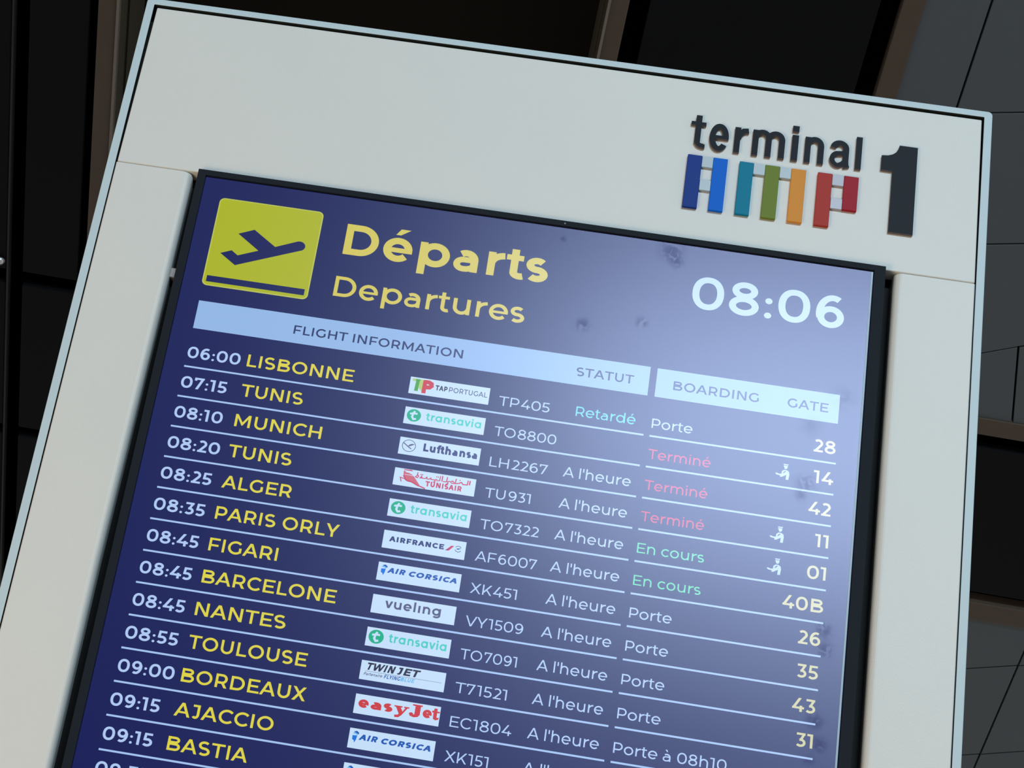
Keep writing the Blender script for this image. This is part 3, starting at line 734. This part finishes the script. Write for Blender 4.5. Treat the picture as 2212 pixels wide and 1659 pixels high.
        def t2(s, x0, x1, w=.26, cap=.54): tx(s, x0, x1, .33, cap, w, c)
        t2('e', .045, .165); t2('a', .190, .315); t2('s', .340, .445)
        # y with slab serifs
        poly([(.462, .72), (.560, .72), (.556, .65), (.538, .65), (.565, .46), (.592, .65), (.578, .65), (.576, .72), (.640, .72), (.636, .65), (.618, .65), (.560, .27), (.525, .14), (.480, .12), (.475, .24), (.515, .27), (.525, .32), (.482, .65), (.465, .65)], c)
        poly([(.672, .92), (.790, .92), (.788, .85), (.770, .84), (.768, .42), (.745, .30), (.700, .26), (.655, .31), (.645, .42), (.668, .46), (.690, .40), (.705, .42), (.706, .84), (.675, .85)], c)
        poly([(.640, .44), (.655, .30), (.690, .34), (.690, .46), (.665, .50)], c)
        t2('e', .800, .905)
        poly([(.928, .88), (.965, .88), (.965, .74), (.995, .74), (.995, .66), (.965, .66), (.965, .42), (.992, .44), (.988, .34), (.955, .28), (.925, .34), (.922, .66), (.905, .66), (.905, .74), (.925, .76)], c)
    dchild(mb, 'airline_card', [M[n] for n in mats], parent=row)

# ticket-agent pictogram in row coordinates (x, rows below the row top)
def agent(row, k):
    mb = MB(); X = lambda a: .5815 + a * .0134 / 127.0; Z = lambda b: rz_(k - 1 + .256 + b * .491 / 141.0)
    P = lambda L: [(X(a), Z(b)) for a, b in L]
    mb.flat(P([(68, 0), (112, 0), (110, 9), (70, 9)]), Y2); mb.flat(P([(72, 14), (108, 14), (106, 34), (98, 44), (86, 46), (78, 38), (80, 30), (72, 26)]), Y2)
    mb.flat(P([(0, 92), (14, 90), (34, 96), (56, 94), (58, 70), (76, 54), (100, 54), (122, 66), (127, 92), (122, 141), (98, 141), (100, 98), (60, 122), (44, 122), (46, 110), (12, 106)]), Y2)
    mb.flat(P([(84, 66), (96, 62), (92, 72), (72, 90), (72, 78)]), Y3, 1)
    dchild(mb, 'agent_icon', [M['s_white'], M['s_bg']], parent=row)

ROWS = [
    ('06:00', .0531, 'LISBONNE', .1669, 'tap', 'TP', '405', .3602, ('Retardé', .3859, .4438, 's_cyan'), ('Porte', .4991, 's_white'), '28', 0),
    ('07:15', .0457, 'TUNIS', .1220, 'transavia', 'TO', '8800', .3708, None, ('Terminé', .5197, 's_red'), '14', 1),
    ('08:10', .0478, 'MUNICH', .1461, 'lufthansa', 'LH', '2267', .3667, 1, ('Terminé', .5197, 's_red'), '42', 0),
    ('08:20', .0515, 'TUNIS', .1225, 'tunisair', 'TU', '931', .3543, 1, ('Terminé', .5197, 's_red'), '11', 1),
    ('08:25', .0497, 'ALGER', .1283, 'transavia', 'TO', '7322', .3665, 1, ('En cours', .5229, 's_green'), '01', 1),
    ('08:35', .0497, 'PARIS ORLY', .1800, 'airfrance', 'AF', '6007', .3690, 1, ('En cours', .5229, 's_green'), '40B', 0),
    ('08:45', .0500, 'FIGARI', .1268, 'corsica', 'XK', '451', .3543, 1, ('Porte', .4991, 's_white'), '26', 0),
    ('08:45', .0500, 'BARCELONE', .1882, 'vueling', 'VY', '1509', .3646, 1, ('Porte', .4991, 's_white'), '35', 0),
    ('08:45', .0500, 'NANTES', .1463, 'transavia', 'TO', '7091', .3631, 1, ('Porte', .4991, 's_white'), '43', 0),
    ('08:55', .0501, 'TOULOUSE', .1721, 'twinjet', 'T7', '1521', .3582, 1, ('Porte', .4991, 's_white'), '31', 0),
    ('09:00', .0533, 'BORDEAUX', .1769, 'easyjet', 'EC', '1804', .3669, 1, ('Porte à 08h10', .5620, 's_white'), '', 0),
    ('09:15', .0463, 'AJACCIO', .1526, 'corsica', 'XK', '151', .3501, 1, None, '', 0),
    ('09:15', .0463, 'BASTIA', .1350, 'corsica', 'XK', '351', .3550, 1, None, '', 0),
    ('09:35', .0500, '', 0, 'transavia', '', '', 0, None, None, '', 0),
]
for i, (tm, tw, city, cr, kind, fa, fb, fr_, st, bd, gate, ag) in enumerate(ROWS):
    k = i + 1
    mb = MB()
    zc = rz_(k); t = .00095
    mb.flat([(.0003, zc - t), (.4531, zc - t), (.4531, zc + t), (.0003, zc + t)], Y1)
    mb.flat([(.4588, zc - t), (.6378, zc - t), (.6378, zc + t), (.4588, zc + t)], Y1)
    row = dchild(mb, 'flight_row', M['s_line'])
    row['label'] = ('row ruled under the %s flight %s' % (tm, ('to ' + city.title()) if city else '')).strip()
    m_ = MB(); text(m_, tm, .0009, rz_(k - 1 + .709), .0129, .182, width=tw - .0002, y=Y2); dchild(m_, 'departure_time', M['s_white'], parent=row)
    if city:
        m_ = MB(); text(m_, city, .0608, rz_(k - 1 + .709), .01365, .168, width=cr - .0608, y=Y2); dchild(m_, 'destination_name', M['s_yel'], parent=row)
    card(kind, row, k)
    if fa:
        m_ = MB(); text(m_, fa + '~' + fb, .3106, rz_(k - 1 + .747), .0105, .122, width=fr_ - .3106, y=Y2); dchild(m_, 'flight_number', M['s_white'], parent=row)
    if st:
        s_, x0, x1, c_ = ("A l'heure", .3815, .4465, 's_white') if st == 1 else st
        m_ = MB(); text(m_, s_, x0, rz_(k - 1 + .717), .0108, .128, width=x1 - x0, y=Y2); dchild(m_, 'status_text', M[c_], parent=row)
    if bd:
        m_ = MB(); text(m_, bd[0], .4598, rz_(k - 1 + .735), .0105, .128, width=bd[1] - .4598, y=Y2); dchild(m_, 'boarding_text', M[bd[2]], parent=row)
    if gate:
        m_ = MB(); text(m_, gate, 0, rz_(k - 1 + .709), .0137, .17, right=.6366, y=Y2, aspect=.99); dchild(m_, 'gate_number', M['s_gate'], parent=row)
    if ag: agent(row, k)

mb = MB(); mb.box(.6579, .6597, -.0016, -.0012, SZ0, SZ1 - .001)  # pale colour stands in for the reflection along the screen edge
dchild(mb, 'edge_reflection', prin('edge_reflection_paint', (0.42, 0.58, 0.66), 0.4), label='pale strip painted as a reflection down the right edge of the screen')
SMUDGES = [(.459, 2.930, .020, .9), (.466, 2.917, .012, .7), (.381, 2.829, .013, .9), (.438, 2.842, .010, .9), (.611, 2.689, .017, .55), (.607, 2.675, .010, .6),
           (.611, 2.753, .016, .35), (.639, 2.538, .013, .9), (.641, 2.519, .013, .9), (.637, 2.446, .013, .9), (.642, 2.424, .013, .9), (.634, 2.407, .009, .7),
           (.3497, 2.926, .006, .8), (.052, 2.54, .016, .5), (.640, 2.79, .020, .35)]
mb = MB(); mb.flat([(SX0, SZ0), (SX1, SZ0), (SX1, SZ1), (SX0, SZ1)], -.0012)
dchild(mb, 'cover_glass', glass())
